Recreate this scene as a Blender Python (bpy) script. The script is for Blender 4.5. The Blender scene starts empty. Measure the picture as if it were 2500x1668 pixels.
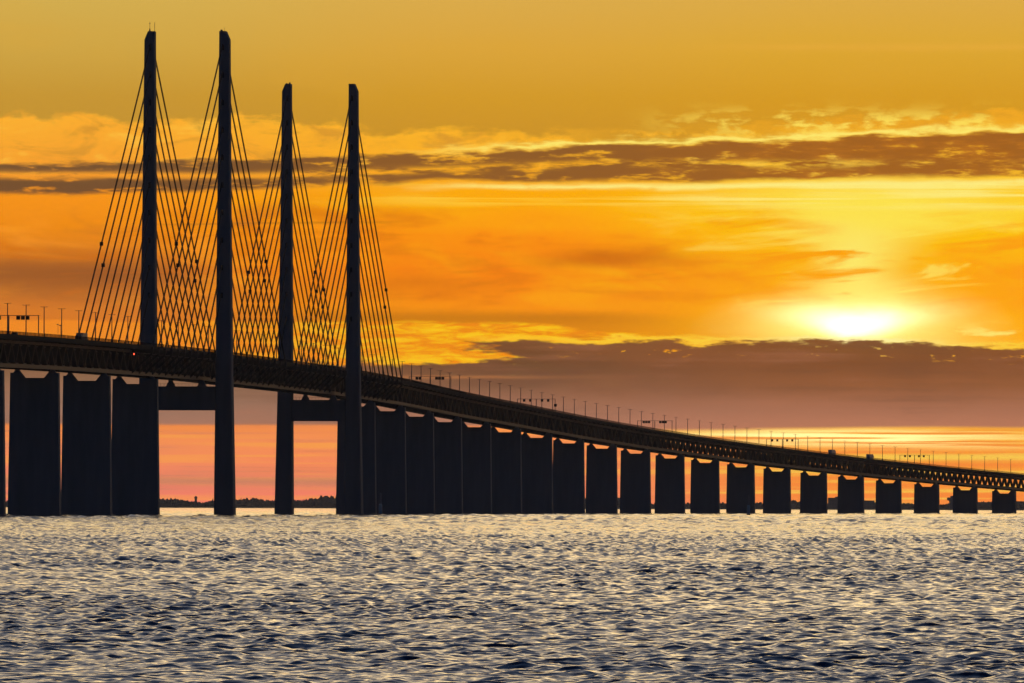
import bpy, math, random
import numpy as np
from mathutils import Matrix, Vector
random.seed(7)
rng = np.random.default_rng(11)
sc = bpy.context.scene
col = sc.collection
R = math.radians

# ------------------------------------------------------------------ camera
cam_d = bpy.data.cameras.new('camera')
cam_d.sensor_width = 36.0
cam_d.lens = 22900.0 / 2500.0 * 36.0
cam_d.clip_start = 1.0
cam_d.clip_end = 90000.0
cam = bpy.data.objects.new('camera', cam_d)
col.objects.link(cam)
cam.matrix_world = (Matrix.Translation((0, 0, 4.2)) @ Matrix.Rotation(R(90 + 1.0093), 4, 'X')
                    @ Matrix.Rotation(R(0.17), 4, 'Z'))
sc.camera = cam

# ------------------------------------------------------------------ exposure
sc.view_settings.view_transform = 'Standard'
sc.view_settings.look = 'None'
sc.view_settings.gamma = 1.0
sc.view_settings.exposure = 0.0
sc.cycles.use_denoising = True
sc.cycles.max_bounces = 4
sc.cycles.diffuse_bounces = 2
sc.cycles.glossy_bounces = 2
sc.cycles.sample_clamp_indirect = 2.0
sc.cycles.volume_bounces = 1

SUN_AZ, SUN_EL = 2.10, 1.11          # degrees right of the +Y axis, degrees above the horizon


def lin(r, g, b):
    f = lambda c: (c / 255.0 / 12.92) if c <= 10 else ((c / 255.0 + 0.055) / 1.055) ** 2.4
    return (f(r), f(g), f(b), 1.0)


# ------------------------------------------------------------------ node helper
class NB:
    """Small expression builder for shader node trees."""

    def __init__(self, nt):
        self.nt = nt
        self.n = 0

    def node(self, t):
        nd = self.nt.nodes.new(t)
        nd.location = (180 * (self.n % 40), -200 * (self.n // 40))
        self.n += 1
        return nd

    def put(self, sock, v):
        if isinstance(v, (int, float)):
            sock.default_value = float(v)
        elif isinstance(v, tuple):
            sock.default_value = v
        else:
            self.nt.links.new(v, sock)

    def m(self, op, a, b=None, c=None, clamp=False):
        nd = self.node('ShaderNodeMath')
        nd.operation = op
        nd.use_clamp = clamp
        for i, v in enumerate((a, b, c)):
            if v is not None:
                self.put(nd.inputs[i], v)
        return nd.outputs[0]

    def add(self, *v):
        o = v[0]
        for k in v[1:]:
            o = self.m('ADD', o, k)
        return o

    def sub(self, a, b): return self.m('SUBTRACT', a, b)

    def mul(self, *v):
        o = v[0]
        for k in v[1:]:
            o = self.m('MULTIPLY', o, k)
        return o

    def inv(self, a): return self.m('SUBTRACT', 1.0, a)

    def sm(self, e0, e1, x):
        """smoothstep from 0 at e0 to 1 at e1 (e0 may exceed e1)."""
        nd = self.node('ShaderNodeMapRange')
        nd.interpolation_type = 'SMOOTHSTEP'
        if isinstance(e0, (int, float)) and isinstance(e1, (int, float)) and e0 > e1:
            self.put(nd.inputs['Value'], x)
            self.put(nd.inputs['From Min'], e1)
            self.put(nd.inputs['From Max'], e0)
            nd.inputs['To Min'].default_value = 1.0
            nd.inputs['To Max'].default_value = 0.0
        else:
            self.put(nd.inputs['Value'], x)
            self.put(nd.inputs['From Min'], e0)
            self.put(nd.inputs['From Max'], e1)
        return nd.outputs['Result']

    def gauss(self, x, c, s):
        t = self.m('DIVIDE', self.sub(x, c), s)
        return self.m('EXPONENT', self.mul(self.mul(t, t), -1.0))

    def xyz(self, x, y, z=0.0):
        nd = self.node('ShaderNodeCombineXYZ')
        for i, v in enumerate((x, y, z)):
            self.put(nd.inputs[i], v)
        return nd.outputs[0]

    def noise(self, vec, scale=1.0, detail=4.0, rough=0.55, dist=0.0):
        nd = self.node('ShaderNodeTexNoise')
        nd.inputs['Scale'].default_value = scale
        nd.inputs['Detail'].default_value = detail
        nd.inputs['Roughness'].default_value = rough
        nd.inputs['Distortion'].default_value = dist
        self.nt.links.new(vec, nd.inputs['Vector'])
        return nd.outputs[0]

    def cn(self, vec, **k):
        return self.sub(self.noise(vec, **k), 0.5)

    def mix(self, f, a, b, blend='MIX'):
        nd = self.node('ShaderNodeMix')
        nd.data_type = 'RGBA'
        nd.blend_type = blend
        nd.clamp_factor = True
        self.put(nd.inputs[0], f)
        self.put(nd.inputs[6], a)
        self.put(nd.inputs[7], b)
        return nd.outputs[2]

    def ramp(self, x, lo, hi, stops):
        nd = self.node('ShaderNodeValToRGB')
        cr = nd.color_ramp
        cr.interpolation = 'LINEAR'
        stops = sorted(stops)
        while len(cr.elements) < len(stops):
            cr.elements.new(0.5)
        for el, (p, c) in zip(cr.elements, stops):
            el.position = min(1.0, max(0.0, (p - lo) / (hi - lo)))
        for el, (p, c) in zip(cr.elements, stops):
            el.color = c
        self.put(nd.inputs[0], self.m('DIVIDE', self.sub(x, lo), hi - lo))
        return nd.outputs[0]


# ------------------------------------------------------------------ world: dusk sky with cloud banks
def build_world():
    w = bpy.data.worlds.new('World')
    sc.world = w
    w.use_nodes = True
    nt = w.node_tree
    nt.nodes.clear()
    b = NB(nt)
    tc = b.node('ShaderNodeTexCoord')
    sep = b.node('ShaderNodeSeparateXYZ')
    nt.links.new(tc.outputs['Generated'], sep.inputs[0])
    X, Y, Z = sep.outputs
    az = b.mul(b.m('ARCTAN2', X, Y), 180 / math.pi)
    el = b.mul(b.m('ARCSINE', Z), 180 / math.pi)
    el = b.m('MAXIMUM', el, 0.0)
    a, e = az, el
    # cloud textures, laid out over the sky in degrees
    w1 = b.cn(b.xyz(b.mul(a, 1.1), b.mul(e, 5.0), 3.1), detail=4, rough=0.55)
    w2 = b.cn(b.xyz(b.mul(a, 3.7), b.mul(e, 20.0), 7.7), detail=5, rough=0.6)
    w3 = b.cn(b.xyz(b.mul(a, 4.0), b.mul(e, 6.0), 1.7), detail=4, rough=0.6)
    w4 = b.cn(b.xyz(b.mul(a, 0.7), b.mul(e, 2.6), 9.2), detail=3, rough=0.5)
    st = b.cn(b.xyz(b.mul(a, 0.30), b.mul(e, 20.0), 2.3), detail=4, rough=0.6)
    st2 = b.cn(b.xyz(b.mul(a, 0.6), b.mul(e, 48.0), 5.9), detail=3, rough=0.6)
    soft = b.cn(b.xyz(b.add(b.mul(a, 1.3), b.mul(e, 1.2)), b.mul(e, 4.2), 4.4), detail=4, rough=0.52, dist=0.5)
    e1 = b.add(e, b.mul(w1, 0.10), b.mul(w2, 0.02))
    tL = b.mul(b.sm(-2.7, -0.1, a), b.sm(8.0, 4.4, a))            # 0 far from the sun .. 1
    tR = b.mul(b.sm(0.1, 2.0, a), b.sm(7.0, 3.3, a))              # 1 around the sun

    def three(x, lo, hi, L, C, Rr):
        k = b.mix(tL, b.ramp(x, lo, hi, L), b.ramp(x, lo, hi, C))
        return b.mix(tR, k, b.ramp(x, lo, hi, Rr))

    # clear golden sky above the clouds
    clear = three(e, 0, 4,
                  [(2.2, lin(196, 145, 54)), (2.5, lin(200, 151, 58)), (2.8, lin(208, 166, 74)), (3.1, lin(212, 174, 84)), (4, lin(216, 184, 110))],
                  [(2.2, lin(204, 146, 48)), (2.5, lin(212, 155, 50)), (2.8, lin(220, 166, 66)), (3.1, lin(220, 172, 80)), (4, lin(222, 186, 112))],
                  [(2.2, lin(214, 150, 42)), (2.5, lin(216, 156, 46)), (2.8, lin(222, 168, 58)), (3.1, lin(222, 172, 76)), (4, lin(224, 188, 112))])
    wisp = b.mul(b.gauss(b.add(e, b.mul(w1, .06)), 2.81, 0.022), b.mul(b.sm(0.9, 1.8, a), b.sm(6, 4, a)), b.add(0.5, w1))
    clear = b.mix(b.mul(wisp, 0.55), clear, lin(242, 178, 80))
    clear = b.mix(b.mul(b.sm(0.02, 0.3, w4), 0.35), clear, lin(222, 165, 60))
    # sunlit veil below the first cloud edge
    veil = three(e1, 0, 3,
                 [(0.0, lin(252, 128, 110)), (0.12, lin(248, 132, 106)), (0.25, lin(252, 140, 98)), (0.40, lin(252, 148, 86)), (0.55, lin(240, 135, 50)),
                  (0.9, lin(232, 126, 40)), (1.14, lin(216, 122, 46)), (1.3, lin(206, 120, 48)), (1.5, lin(224, 128, 42)), (1.72, lin(240, 142, 38)),
                  (1.9, lin(250, 152, 44)), (2.05, lin(246, 160, 58)), (2.35, lin(252, 176, 60))],
                 [(0.0, lin(252, 130, 106)), (0.2, lin(252, 138, 94)), (0.42, lin(255, 148, 84)), (0.9, lin(240, 140, 30)), (1.12, lin(216, 130, 24)),
                  (1.22, lin(250, 146, 16)), (1.45, lin(250, 132, 16)), (1.65, lin(255, 148, 14)), (1.85, lin(255, 172, 26)), (2.0, lin(252, 172, 46)), (2.35, lin(252, 184, 56))],
                 [(0.0, lin(255, 140, 66)), (0.2, lin(255, 150, 56)), (0.33, lin(255, 156, 56)), (0.45, lin(255, 178, 56)), (0.9, lin(255, 170, 30)),
                  (1.12, lin(255, 168, 8)), (1.35, lin(255, 166, 2)), (1.6, lin(255, 184, 10)), (1.85, lin(255, 204, 36)), (2.0, lin(255, 196, 54)), (2.35, lin(240, 170, 50))])
    mid = b.mul(b.sm(1.15, 1.3, e), b.sm(1.95, 1.7, e))
    veil = b.mix(b.mul(mid, b.sm(0.01, 0.2, soft), 0.8), veil, b.mix(tR, b.mix(tL, lin(250, 152, 50), lin(255, 160, 30)), lin(255, 222, 84)))
    veil = b.mix(b.mul(mid, b.sm(-0.01, -0.2, soft), 0.85), veil, b.mix(tR, b.mix(tL, lin(186, 104, 44), lin(226, 116, 24)), lin(255, 160, 4)))
    # dim brown patches in the veil
    p1 = b.mul(b.gauss(b.add(e, b.mul(w4, .12)), 1.42, 0.12), b.sm(-1.5, -2.5, a), 0.85)
    veil = b.mix(p1, veil, lin(146, 84, 40))
    p2 = b.mul(b.gauss(b.add(e, b.mul(w3, .1)), 1.52, 0.055), b.gauss(a, 0.62, 0.42), b.add(0.75, soft))
    veil = b.mix(b.mul(p2, 1.0), veil, lin(196, 98, 20))
    p3 = b.mul(b.gauss(b.add(e, b.mul(w3, .1)), 1.36, 0.05), b.gauss(a, -0.55, 0.5), b.add(0.75, soft))
    veil = b.mix(b.mul(p3, 0.6), veil, lin(214, 112, 30))
    # sun glow and light pillar
    da = b.sub(a, SUN_AZ)
    de = b.sub(e, 1.12)
    up = b.sm(0.9, 1.1, e)
    wid = b.add(0.26, b.mul(b.m('ABSOLUTE', b.sub(e, 1.45)), 0.55))
    pil = b.mul(b.m('EXPONENT', b.mul(b.m('POWER', b.m('DIVIDE', b.add(da, b.mul(soft, .5)), wid), 2.0), -1.0)), b.sm(2.3, 1.5, e), up)
    cir = b.cn(b.xyz(b.add(b.mul(a, 0.9), b.mul(e, 1.6)), b.sub(b.mul(e, 7.0), b.mul(a, 0.5)), 15.3), detail=6, rough=0.6, dist=0.7)
    pil = b.mul(pil, b.sm(-0.30, -0.02, b.add(cir, b.mul(soft, .5))))
    veil = b.mix(b.mul(pil, 0.85), veil, lin(255, 240, 116))
    veil = b.mix(b.mul(mid, b.sm(0.05, 0.2, cir), b.add(0.2, b.mul(tR, 0.45))), veil, b.mix(tR, lin(255, 176, 50), lin(255, 232, 104)))
    veil = b.mix(b.mul(mid, b.sm(-0.01, -0.16, cir), b.add(0.4, b.mul(tR, 0.45))), veil, b.mix(tR, lin(216, 112, 24), lin(255, 154, 2)))
    fan = b.mul(b.gauss(b.add(e, b.mul(w4, .2), b.mul(cir, .25)), 1.84, 0.14), b.gauss(b.add(a, b.mul(cir, 2.0)), 2.35, 0.95))
    veil = b.mix(b.mul(fan, b.add(0.85, b.mul(soft, 2.0))), veil, lin(255, 228, 84))
    r2 = b.add(b.m('POWER', b.m('DIVIDE', b.add(da, b.mul(soft, .4)), 0.60), 2.0), b.m('POWER', b.m('DIVIDE', b.add(de, b.mul(w3, .05)), 0.17), 2.0))
    veil = b.mix(b.m('EXPONENT', b.mul(r2, -1.0)), veil, (1.25, 0.97, 0.24, 1))
    r3 = b.add(b.m('POWER', b.m('DIVIDE', b.add(da, b.mul(w3, .12)), b.m('MAXIMUM', b.add(0.26, b.mul(de, 1.5)), 0.08)), 2.0), b.m('POWER', b.m('DIVIDE', b.add(de, b.mul(w3, .05)), 0.085), 2.0))
    core = b.m('EXPONENT', b.mul(r3, -1.0))
    veil = b.mix(core, veil, (2.6, 2.2, 1.35, 1))

    # upper cloud edge: clear sky above, veil below
    edge = b.add(2.365, b.mul(b.sm(-2.0, -0.5, a), -0.08), b.mul(b.sm(0.6, 3.0, a), 0.11))
    ee = b.add(e, b.mul(w3, 0.26), b.mul(w2, 0.13))
    top_a = b.sm(b.add(edge, 0.035), b.sub(edge, 0.035), ee)
    vt = b.add(b.cn(b.xyz(b.mul(a, 2.0), b.mul(e, 7.0), 12.4), detail=6, rough=0.62, dist=0.9), b.mul(w3, .3))
    upz = b.sm(1.98, 2.12, e)
    veil = b.mix(b.mul(upz, b.sm(0.0, -0.2, vt), 0.75), veil, b.mix(tR, lin(212, 146, 54), lin(226, 156, 48)))
    veil = b.mix(b.mul(upz, b.sm(0.02, 0.2, vt), 0.7), veil, b.mix(tR, lin(255, 194, 74), lin(255, 214, 90)))
    thin = b.sub(1.0, b.mul(b.gauss(a, 0.9, 0.75), b.sm(2.17, 2.24, e), b.sm(0.06, -0.12, w3)))
    s = b.mix(b.mul(top_a, thin), clear, veil)
    puff = b.mul(b.sm(-0.06, 0.10, b.add(w3, b.mul(w2, .7))), b.gauss(e, 2.345, 0.075), b.sm(0.6, 1.6, a), b.sm(8, 5, a))
    s = b.mix(b.mul(puff, 0.9), s, lin(255, 224, 96))

    # first dark band
    U = b.add(2.092, b.mul(b.sm(-3.4, 3.6, a), 0.20))
    Lw = b.add(1.885, b.mul(b.sm(-3.0, -0.3, a), 0.105), b.mul(b.sm(0.5, 3.2, a), 0.035))
    eb = b.add(e, b.mul(w1, 0.11), b.mul(w2, 0.12))
    band = b.mul(b.sm(b.add(U, 0.008), b.sub(U, 0.026), eb), b.sm(b.sub(Lw, 0.016), b.add(Lw, 0.02), b.add(e, b.mul(w1, .10), b.mul(w2, .05))))
    G = b.add(2.015, b.mul(b.sm(-2.0, 1.0, a), 0.085))
    gap = b.mul(b.gauss(b.add(e, b.mul(w1, .03), b.mul(w2, .04)), G, 0.022), b.sm(-0.14, 0.06, b.add(w2, b.mul(w1, .5), b.mul(b.sm(-1.6, -2.4, a), .12))),
                b.inv(b.mul(b.sm(1.7, 2.5, a), .65)))
    gap2 = b.mul(b.sm(0.05, 0.2, b.add(w2, b.mul(w3, .5))), 0.75)
    band = b.mul(band, b.sub(1.0, b.mul(gap, 0.95)), b.sub(1.0, gap2))
    bandc = b.mix(tR, b.mix(tL, lin(110, 76, 46), lin(138, 88, 42)), b.mix(b.sm(-.1, .2, w2), lin(158, 94, 36), lin(188, 114, 40)))
    # sunlit rim and the yellow streaks under the band
    streak = b.mul(b.sm(-0.02, 0.16, b.add(st, b.mul(w1, .3))), b.mul(b.sm(1.80, 1.88, e), b.sm(2.02, 1.97, e)), b.sm(-1.6, 0.0, a), b.sm(8, 5, a))
    s = b.mix(b.mul(streak, 0.95), s, b.mix(tR, lin(255, 206, 72), lin(255, 236, 128)))
    s = b.mix(b.mul(band, 0.97), s, bandc)
    rim = b.mul(b.gauss(b.add(e, b.mul(w1, 0.11), b.mul(w2, 0.11)), b.add(U, 0.014), 0.016), b.sm(-0.9, 0.2, a), b.sm(8, 5, a), b.sm(-0.30, -0.02, b.add(w3, b.mul(w1, .4))))
    s = b.mix(rim, s, lin(255, 232, 112))
    line = b.mul(b.sm(-0.3, 0.0, b.add(w3, w2)), b.gauss(b.add(e, b.mul(w1, .07), b.mul(w2, .03)), b.add(1.955, b.mul(b.sm(.5, 3, a), .03)), 0.017), b.sm(-0.9, 0.1, a), b.sm(8, 5, a))
    s = b.mix(b.mul(line, 0.9), s, lin(255, 236, 130))
    trail = b.mul(b.gauss(b.add(e, b.mul(w4, .04)), b.add(1.745, b.mul(a, 0.012)), 0.007), b.sm(-2.4, -1.9, a), b.sm(-0.6, -1.0, a))
    s = b.mix(b.mul(trail, 0.5), s, lin(176, 104, 40))

    # dark veil then glowing ripple cloud left of the sun
    dk = b.mul(b.gauss(b.add(e, b.mul(w1, .04)), 1.155, 0.035), b.sm(1.2, 0.2, a), b.sm(-1.6, -0.9, a))
    s = b.mix(b.mul(dk, 0.75), s, lin(202, 120, 24))
    ft = b.add(1.125, b.mul(b.sm(-1.8, -0.7, a), 0.0), b.mul(b.sm(0.0, 1.0, a), -0.09))
    rip = b.noise(b.xyz(b.mul(a, 5.5), b.mul(e, 30.0), 6.6), detail=4, rough=0.62, dist=0.5)
    fm = b.mul(b.sm(b.add(ft, .014), b.sub(ft, .012), b.add(e, b.mul(w2, .05))), b.sm(1.3, 0.3, b.add(a, b.mul(w2, 3.6), b.mul(w1, 1.6))))
    fc = b.mix(b.sm(0.36, 0.66, rip), lin(240, 138, 24), lin(255, 202, 44))
    fc = b.mix(tL, lin(240, 140, 46), fc)
    s = b.mix(b.mul(fm, b.sm(0.58, 0.72, e), 0.95), s, fc)
    # sunlit small clouds right of the sun, just over the bank
    rp = b.mul(b.sm(0.02, 0.15, w2), b.gauss(e, 1.06, 0.05), b.sm(2.5, 2.9, a), b.sm(7, 5, a))
    s = b.mix(b.mul(rp, 0.8), s, lin(255, 236, 120))

    # low sky below the bank: thin horizontal streaks
    low = b.sm(0.50, 0.46, e)
    lc = b.mix(tR, b.mix(tL, lin(255, 166, 78), lin(255, 170, 70)), lin(255, 200, 80))
    ld = b.mix(tR, b.mix(tL, lin(206, 128, 100), lin(226, 136, 78)), lin(252, 136, 60))
    s = b.mix(b.mul(low, b.sm(-0.02, 0.13, b.add(st, b.mul(st2, .6))), b.add(0.62, b.mul(tR, .25))), s, lc)
    s = b.mix(b.mul(low, b.sm(-0.03, -0.16, b.add(st, b.mul(st2, .9))), 0.6), s, ld)
    mv = b.mul(b.gauss(b.add(e, b.mul(w1, .03)), 0.148, 0.035), b.sm(0.8, -0.6, a))
    s = b.mix(b.mul(mv, 0.85), s, lin(206, 130, 98))
    hot = b.mul(b.gauss(b.add(e, b.mul(w1, .03)), 0.425, 0.045), b.gauss(b.add(a, b.mul(st, 3.0)), 2.15, 0.75), b.sm(-0.14, 0.05, b.add(st2, b.mul(st, .5))))
    s = b.mix(b.mul(hot, 1.3), s, (1.35, 1.12, 0.42, 1))
    hot2 = b.mul(b.gauss(b.add(e, b.mul(w1, .02)), 0.30, 0.02), b.sm(1.2, 2.4, a), b.sm(8, 5, a), b.sm(-0.2, 0.1, st))
    s = b.mix(b.mul(hot2, 0.7), s, lin(255, 208, 84))

    # the main brown cloud bank
    T = b.add(0.874, b.mul(b.sm(-0.6, 0.1, a), 0.035), b.mul(b.sm(0.10, 0.24, b.add(a, b.mul(w2, .5))), 0.104), b.mul(b.sm(2.1, 3.2, a), -0.035))
    Bt = b.add(0.492, b.mul(b.gauss(a, 1.0, .8), -0.02))
    bank = b.mul(b.sm(b.add(T, .012), b.sub(T, .014), b.add(e, b.mul(w3, .05), b.mul(w2, .13))),
                 b.sm(b.sub(Bt, .012), b.add(Bt, .016), b.add(e, b.mul(w1, .015), b.mul(st2, .012))))
    tong = b.mul(b.sm(1.022, 1.0, b.add(e, b.mul(w3, .05), b.mul(w2, .09))),
                 b.sm(b.sub(b.add(0.962, b.mul(b.sm(-0.25, 0.25, a), -0.08)), .012), b.add(b.add(0.962, b.mul(b.sm(-0.25, 0.25, a), -0.08)), .012), b.add(e, b.mul(w3, .08), b.mul(w2, .10))),
                 b.sm(-0.34, -0.10, b.add(a, b.mul(w2, .9))), b.sm(0.6, 0.3, a))
    bank = b.m('MAXIMUM', bank, tong)
    bankc = three(e, 0.4, 1.1,
                  [(0.48, lin(166, 116, 94)), (0.6, lin(148, 112, 92)), (0.75, lin(138, 102, 76)), (0.88, lin(122, 82, 50))],
                  [(0.48, lin(176, 120, 96)), (0.6, lin(158, 108, 84)), (0.75, lin(124, 82, 58)), (0.88, lin(108, 68, 40)), (1.0, lin(110, 68, 36))],
                  [(0.48, lin(190, 122, 92)), (0.6, lin(168, 108, 80)), (0.75, lin(146, 88, 52)), (0.88, lin(126, 74, 40)), (1.0, lin(132, 78, 38))])
    bankc = b.mix(b.mul(b.sm(0.0, 0.3, w4), 0.3), bankc, lin(166, 100, 60))
    bankc = b.mix(b.mul(b.sm(0.0, 0.22, b.add(w1, b.mul(st, .6))), 0.30), bankc, lin(176, 112, 84))
    bankc = b.mix(b.mul(b.sm(0.0, -0.22, b.add(w1, b.mul(st, .6))), 0.30), bankc, lin(98, 62, 42))
    pk = b.mul(b.gauss(b.add(e, b.mul(w1, .03)), 0.79, 0.010), b.gauss(a, -0.35, 0.55))
    bankc = b.mix(b.mul(pk, 0.45), bankc, lin(206, 130, 74))
    hole = b.mul(b.gauss(e, b.sub(T, 0.065), 0.03), b.sm(0.10, 0.2, b.cn(b.xyz(b.mul(a, 11.0), b.mul(e, 34.0), 8.8), detail=4)), b.sm(-0.2, 0.4, a), b.sm(6, 4, a))
    s = b.mix(b.mul(bank, 0.985, b.sub(1.0, b.mul(hole, .9))), s, bankc)
    trim = b.mul(b.gauss(b.add(e, b.mul(w3, .05), b.mul(w2, .09)), 1.024, 0.013), b.sm(-0.4, -0.1, a), b.sm(0.55, 0.35, a))
    s = b.mix(b.mul(trim, .8), s, lin(255, 200, 56))
    brim = b.mul(b.gauss(b.add(e, b.mul(w3, .05), b.mul(w2, .13)), b.add(T, .014), 0.014), b.sm(0.26, 0.42, a), b.sm(8, 5, a),
                 b.sm(-0.25, 0.02, w3))
    s = b.mix(b.mul(brim, .95), s, b.mix(b.gauss(a, 2.1, 0.5), lin(255, 206, 60), lin(255, 250, 170)))

    # higher and away from the sunset the clear dusk sky takes over
    sky = b.node('ShaderNodeTexSky')
    sky.sky_type = 'NISHITA'
    sky.sun_disc = False
    sky.sun_elevation = R(SUN_EL)
    sky.sun_rotation = R(SUN_AZ)
    sky.air_density = 1.0
    sky.dust_density = 2.0
    sky.ozone_density = 5.0
    nish = b.mix(1.0, sky.outputs[0], (NISH, NISH, NISH, 1), 'MULTIPLY')
    hx = b.m('MAXIMUM', b.m('SQRT', b.add(b.mul(X, X), b.mul(Y, Y))), 1e-4)
    cosp = b.m('DIVIDE', b.add(b.mul(X, math.sin(R(SUN_AZ))), b.mul(Y, math.cos(R(SUN_AZ)))), hx)
    side = b.sm(0.15, 0.98, cosp)
    # pale afterglow above the frame, fading to the clear sky overhead
    glow = b.ramp(e, 0, 60, [(3.0, lin(221, 176, 92)), (5.5, (0.95, 0.69, 0.37, 1)), (9, (0.83, 0.65, 0.45, 1)), (14, lin(170, 164, 162)), (20, lin(118, 124, 138)), (30, lin(64, 86, 120)), (45, lin(50, 72, 108)), (60, lin(40, 58, 92))])
    glow = b.mix(b.mul(b.sm(-0.05, 0.3, b.cn(b.xyz(b.mul(a, .06), b.mul(e, .22), 1.1), detail=4)), .25), glow, lin(150, 130, 110))
    up_ = b.sm(3.0, 5.0, e)
    hs = b.node('ShaderNodeHueSaturation')
    hs.inputs['Saturation'].default_value = 1.02
    nt.links.new(s, hs.inputs['Color'])
    front = b.mix(up_, hs.outputs[0], glow)
    gain = b.ramp(e, 0, 10, [(0, (.61,) * 3 + (1,)), (0.5, (.61,) * 3 + (1,)), (0.75, (.575,) * 3 + (1,)), (1.1, (.55,) * 3 + (1,)), (1.6, (.53,) * 3 + (1,)), (3.1, (.515,) * 3 + (1,)), (8, (.505,) * 3 + (1,))])
    front = b.mix(1.0, b.mix(1.0, front, gain, 'MULTIPLY'), (2, 2, 2, 1), 'MULTIPLY')
    far = b.sm(60.0, 25.0, e)
    out = b.mix(b.mul(side, far), nish, front)
    bg = b.node('ShaderNodeBackground')
    nt.links.new(out, bg.inputs['Color'])
    bg.inputs['Strength'].default_value = SKY
    o = b.node('ShaderNodeOutputWorld')
    nt.links.new(bg.outputs[0], o.inputs[0])
    w.cycles.sampling_method = 'NONE'


NISH, SKY = 0.11, 1.0
build_world()

# ------------------------------------------------------------------ the low sun, veiled by cloud
sd = bpy.data.lights.new('sun', 'SUN')
sd.energy = 0.04
sd.angle = R(14)
sd.color = (1.0, 0.72, 0.36)
sun = bpy.data.objects.new('sun', sd)
col.objects.link(sun)
dv = Vector((math.sin(R(SUN_AZ)) * math.cos(R(SUN_EL)), math.cos(R(SUN_AZ)) * math.cos(R(SUN_EL)), math.sin(R(SUN_EL))))
sun.rotation_euler = dv.to_track_quat('Z', 'Y').to_euler()
sun.location = (200, 5000, 400)


# ------------------------------------------------------------------ materials
def mat(name, c, rough=0.7, spec=0.4, metal=0.0, var=0.25, scale=0.6, streak=False, emit=None):
    m = bpy.data.materials.new(name)
    m.use_nodes = True
    nt = m.node_tree
    p = nt.nodes['Principled BSDF']
    b = NB(nt)
    tc = b.node('ShaderNodeTexCoord')
    v = tc.outputs['Object']
    if streak:
        mp = b.node('ShaderNodeMapping')
        mp.inputs['Scale'].default_value = (1.0, 1.0, 0.12)
        nt.links.new(v, mp.inputs[0])
        v = mp.outputs[0]
    n = b.noise(v, scale=scale, detail=5, rough=0.6)
    c1 = tuple(x * (1 - var) for x in c) + (1,)
    c2 = tuple(min(1, x * (1 + var)) for x in c) + (1,)
    nt.links.new(b.mix(n, c1, c2), p.inputs['Base Color'])
    nt.links.new(b.add(rough - 0.08, b.mul(n, 0.16)), p.inputs['Roughness'])
    p.inputs['Specular IOR Level'].default_value = spec
    p.inputs['Metallic'].default_value = metal
    if emit:
        p.inputs['Emission Color'].default_value = emit[0] + (1,)
        p.inputs['Emission Strength'].default_value = emit[1]
    return m


M = dict(
    concrete=mat('concrete', (0.21, 0.21, 0.215), 0.85, 0.3, var=0.35, scale=0.25, streak=True),
    pylon=mat('pylon_concrete', (0.20, 0.20, 0.205), 0.85, 0.3, var=0.3, scale=0.2, streak=True),
    steel=mat('dark_steel', (0.018, 0.017, 0.018), 0.7, 0.25, var=0.3, scale=0.8),
    chord=mat('chord_steel', (0.036, 0.032, 0.032), 0.6, 0.25, var=0.3, scale=0.5),
    asphalt=mat('asphalt', (0.05, 0.05, 0.052), 0.9, 0.2, scale=1.0),
    deck=mat('deck_concrete', (0.10, 0.097, 0.095), 0.8, 0.3, var=0.3, scale=0.4),
    edge=mat('dark_edge', (0.016, 0.015, 0.015), 0.9, 0.08, var=0.3, scale=0.5),  # near-black tone for edge beams and railings
    brace=mat('brace_steel', (0.026, 0.023, 0.023), 0.6, 0.25, var=0.3, scale=0.5),
    cable=mat('cable_sheath', (0.02, 0.018, 0.018), 0.7, 0.2, scale=2.0),
    galv=mat('galvanised_steel', (0.18, 0.18, 0.19), 0.55, 0.4, scale=2.0),
    sign=mat('sign_black', (0.012, 0.012, 0.013), 0.5, 0.4, scale=2.0),
    rubber=mat('rubber', (0.02, 0.02, 0.02), 0.8, 0.3, scale=3.0),
    glass=mat('dark_glass', (0.02, 0.025, 0.03), 0.12, 0.6, scale=1.0),
    white=mat('white_paint', (0.55, 0.55, 0.56), 0.45, 0.4, var=0.12, scale=1.0),
    grey=mat('grey_paint', (0.25, 0.26, 0.28), 0.5, 0.4, var=0.15, scale=1.0),
    blue=mat('blue_paint', (0.06, 0.09, 0.16), 0.4, 0.5, var=0.15, scale=1.0),
    red=mat('red_lamp', (0.3, 0.02, 0.01), 0.4, 0.4, emit=((1.0, 0.10, 0.04), 3.0)),
    beacon=mat('beacon_pale_green', (0.42, 0.58, 0.60), 0.5, 0.4, var=0.2, scale=2.0),
    foliage=mat('foliage', (0.11, 0.115, 0.10), 0.9, 0.2, var=0.4, scale=0.3),
    earth=mat('earth', (0.09, 0.085, 0.06), 0.95, 0.1, var=0.3, scale=0.05),
    plaster=mat('plaster', (0.3, 0.28, 0.26), 0.85, 0.3, var=0.15, scale=0.3),
    roof=mat('roof_felt', (0.10, 0.09, 0.09), 0.85, 0.3, var=0.2, scale=0.3),
)


# ------------------------------------------------------------------ mesh helpers
BOXF = [(0, 3, 2, 1), (4, 5, 6, 7), (0, 1, 5, 4), (1, 2, 6, 5), (2, 3, 7, 6), (3, 0, 4, 7)]


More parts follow.
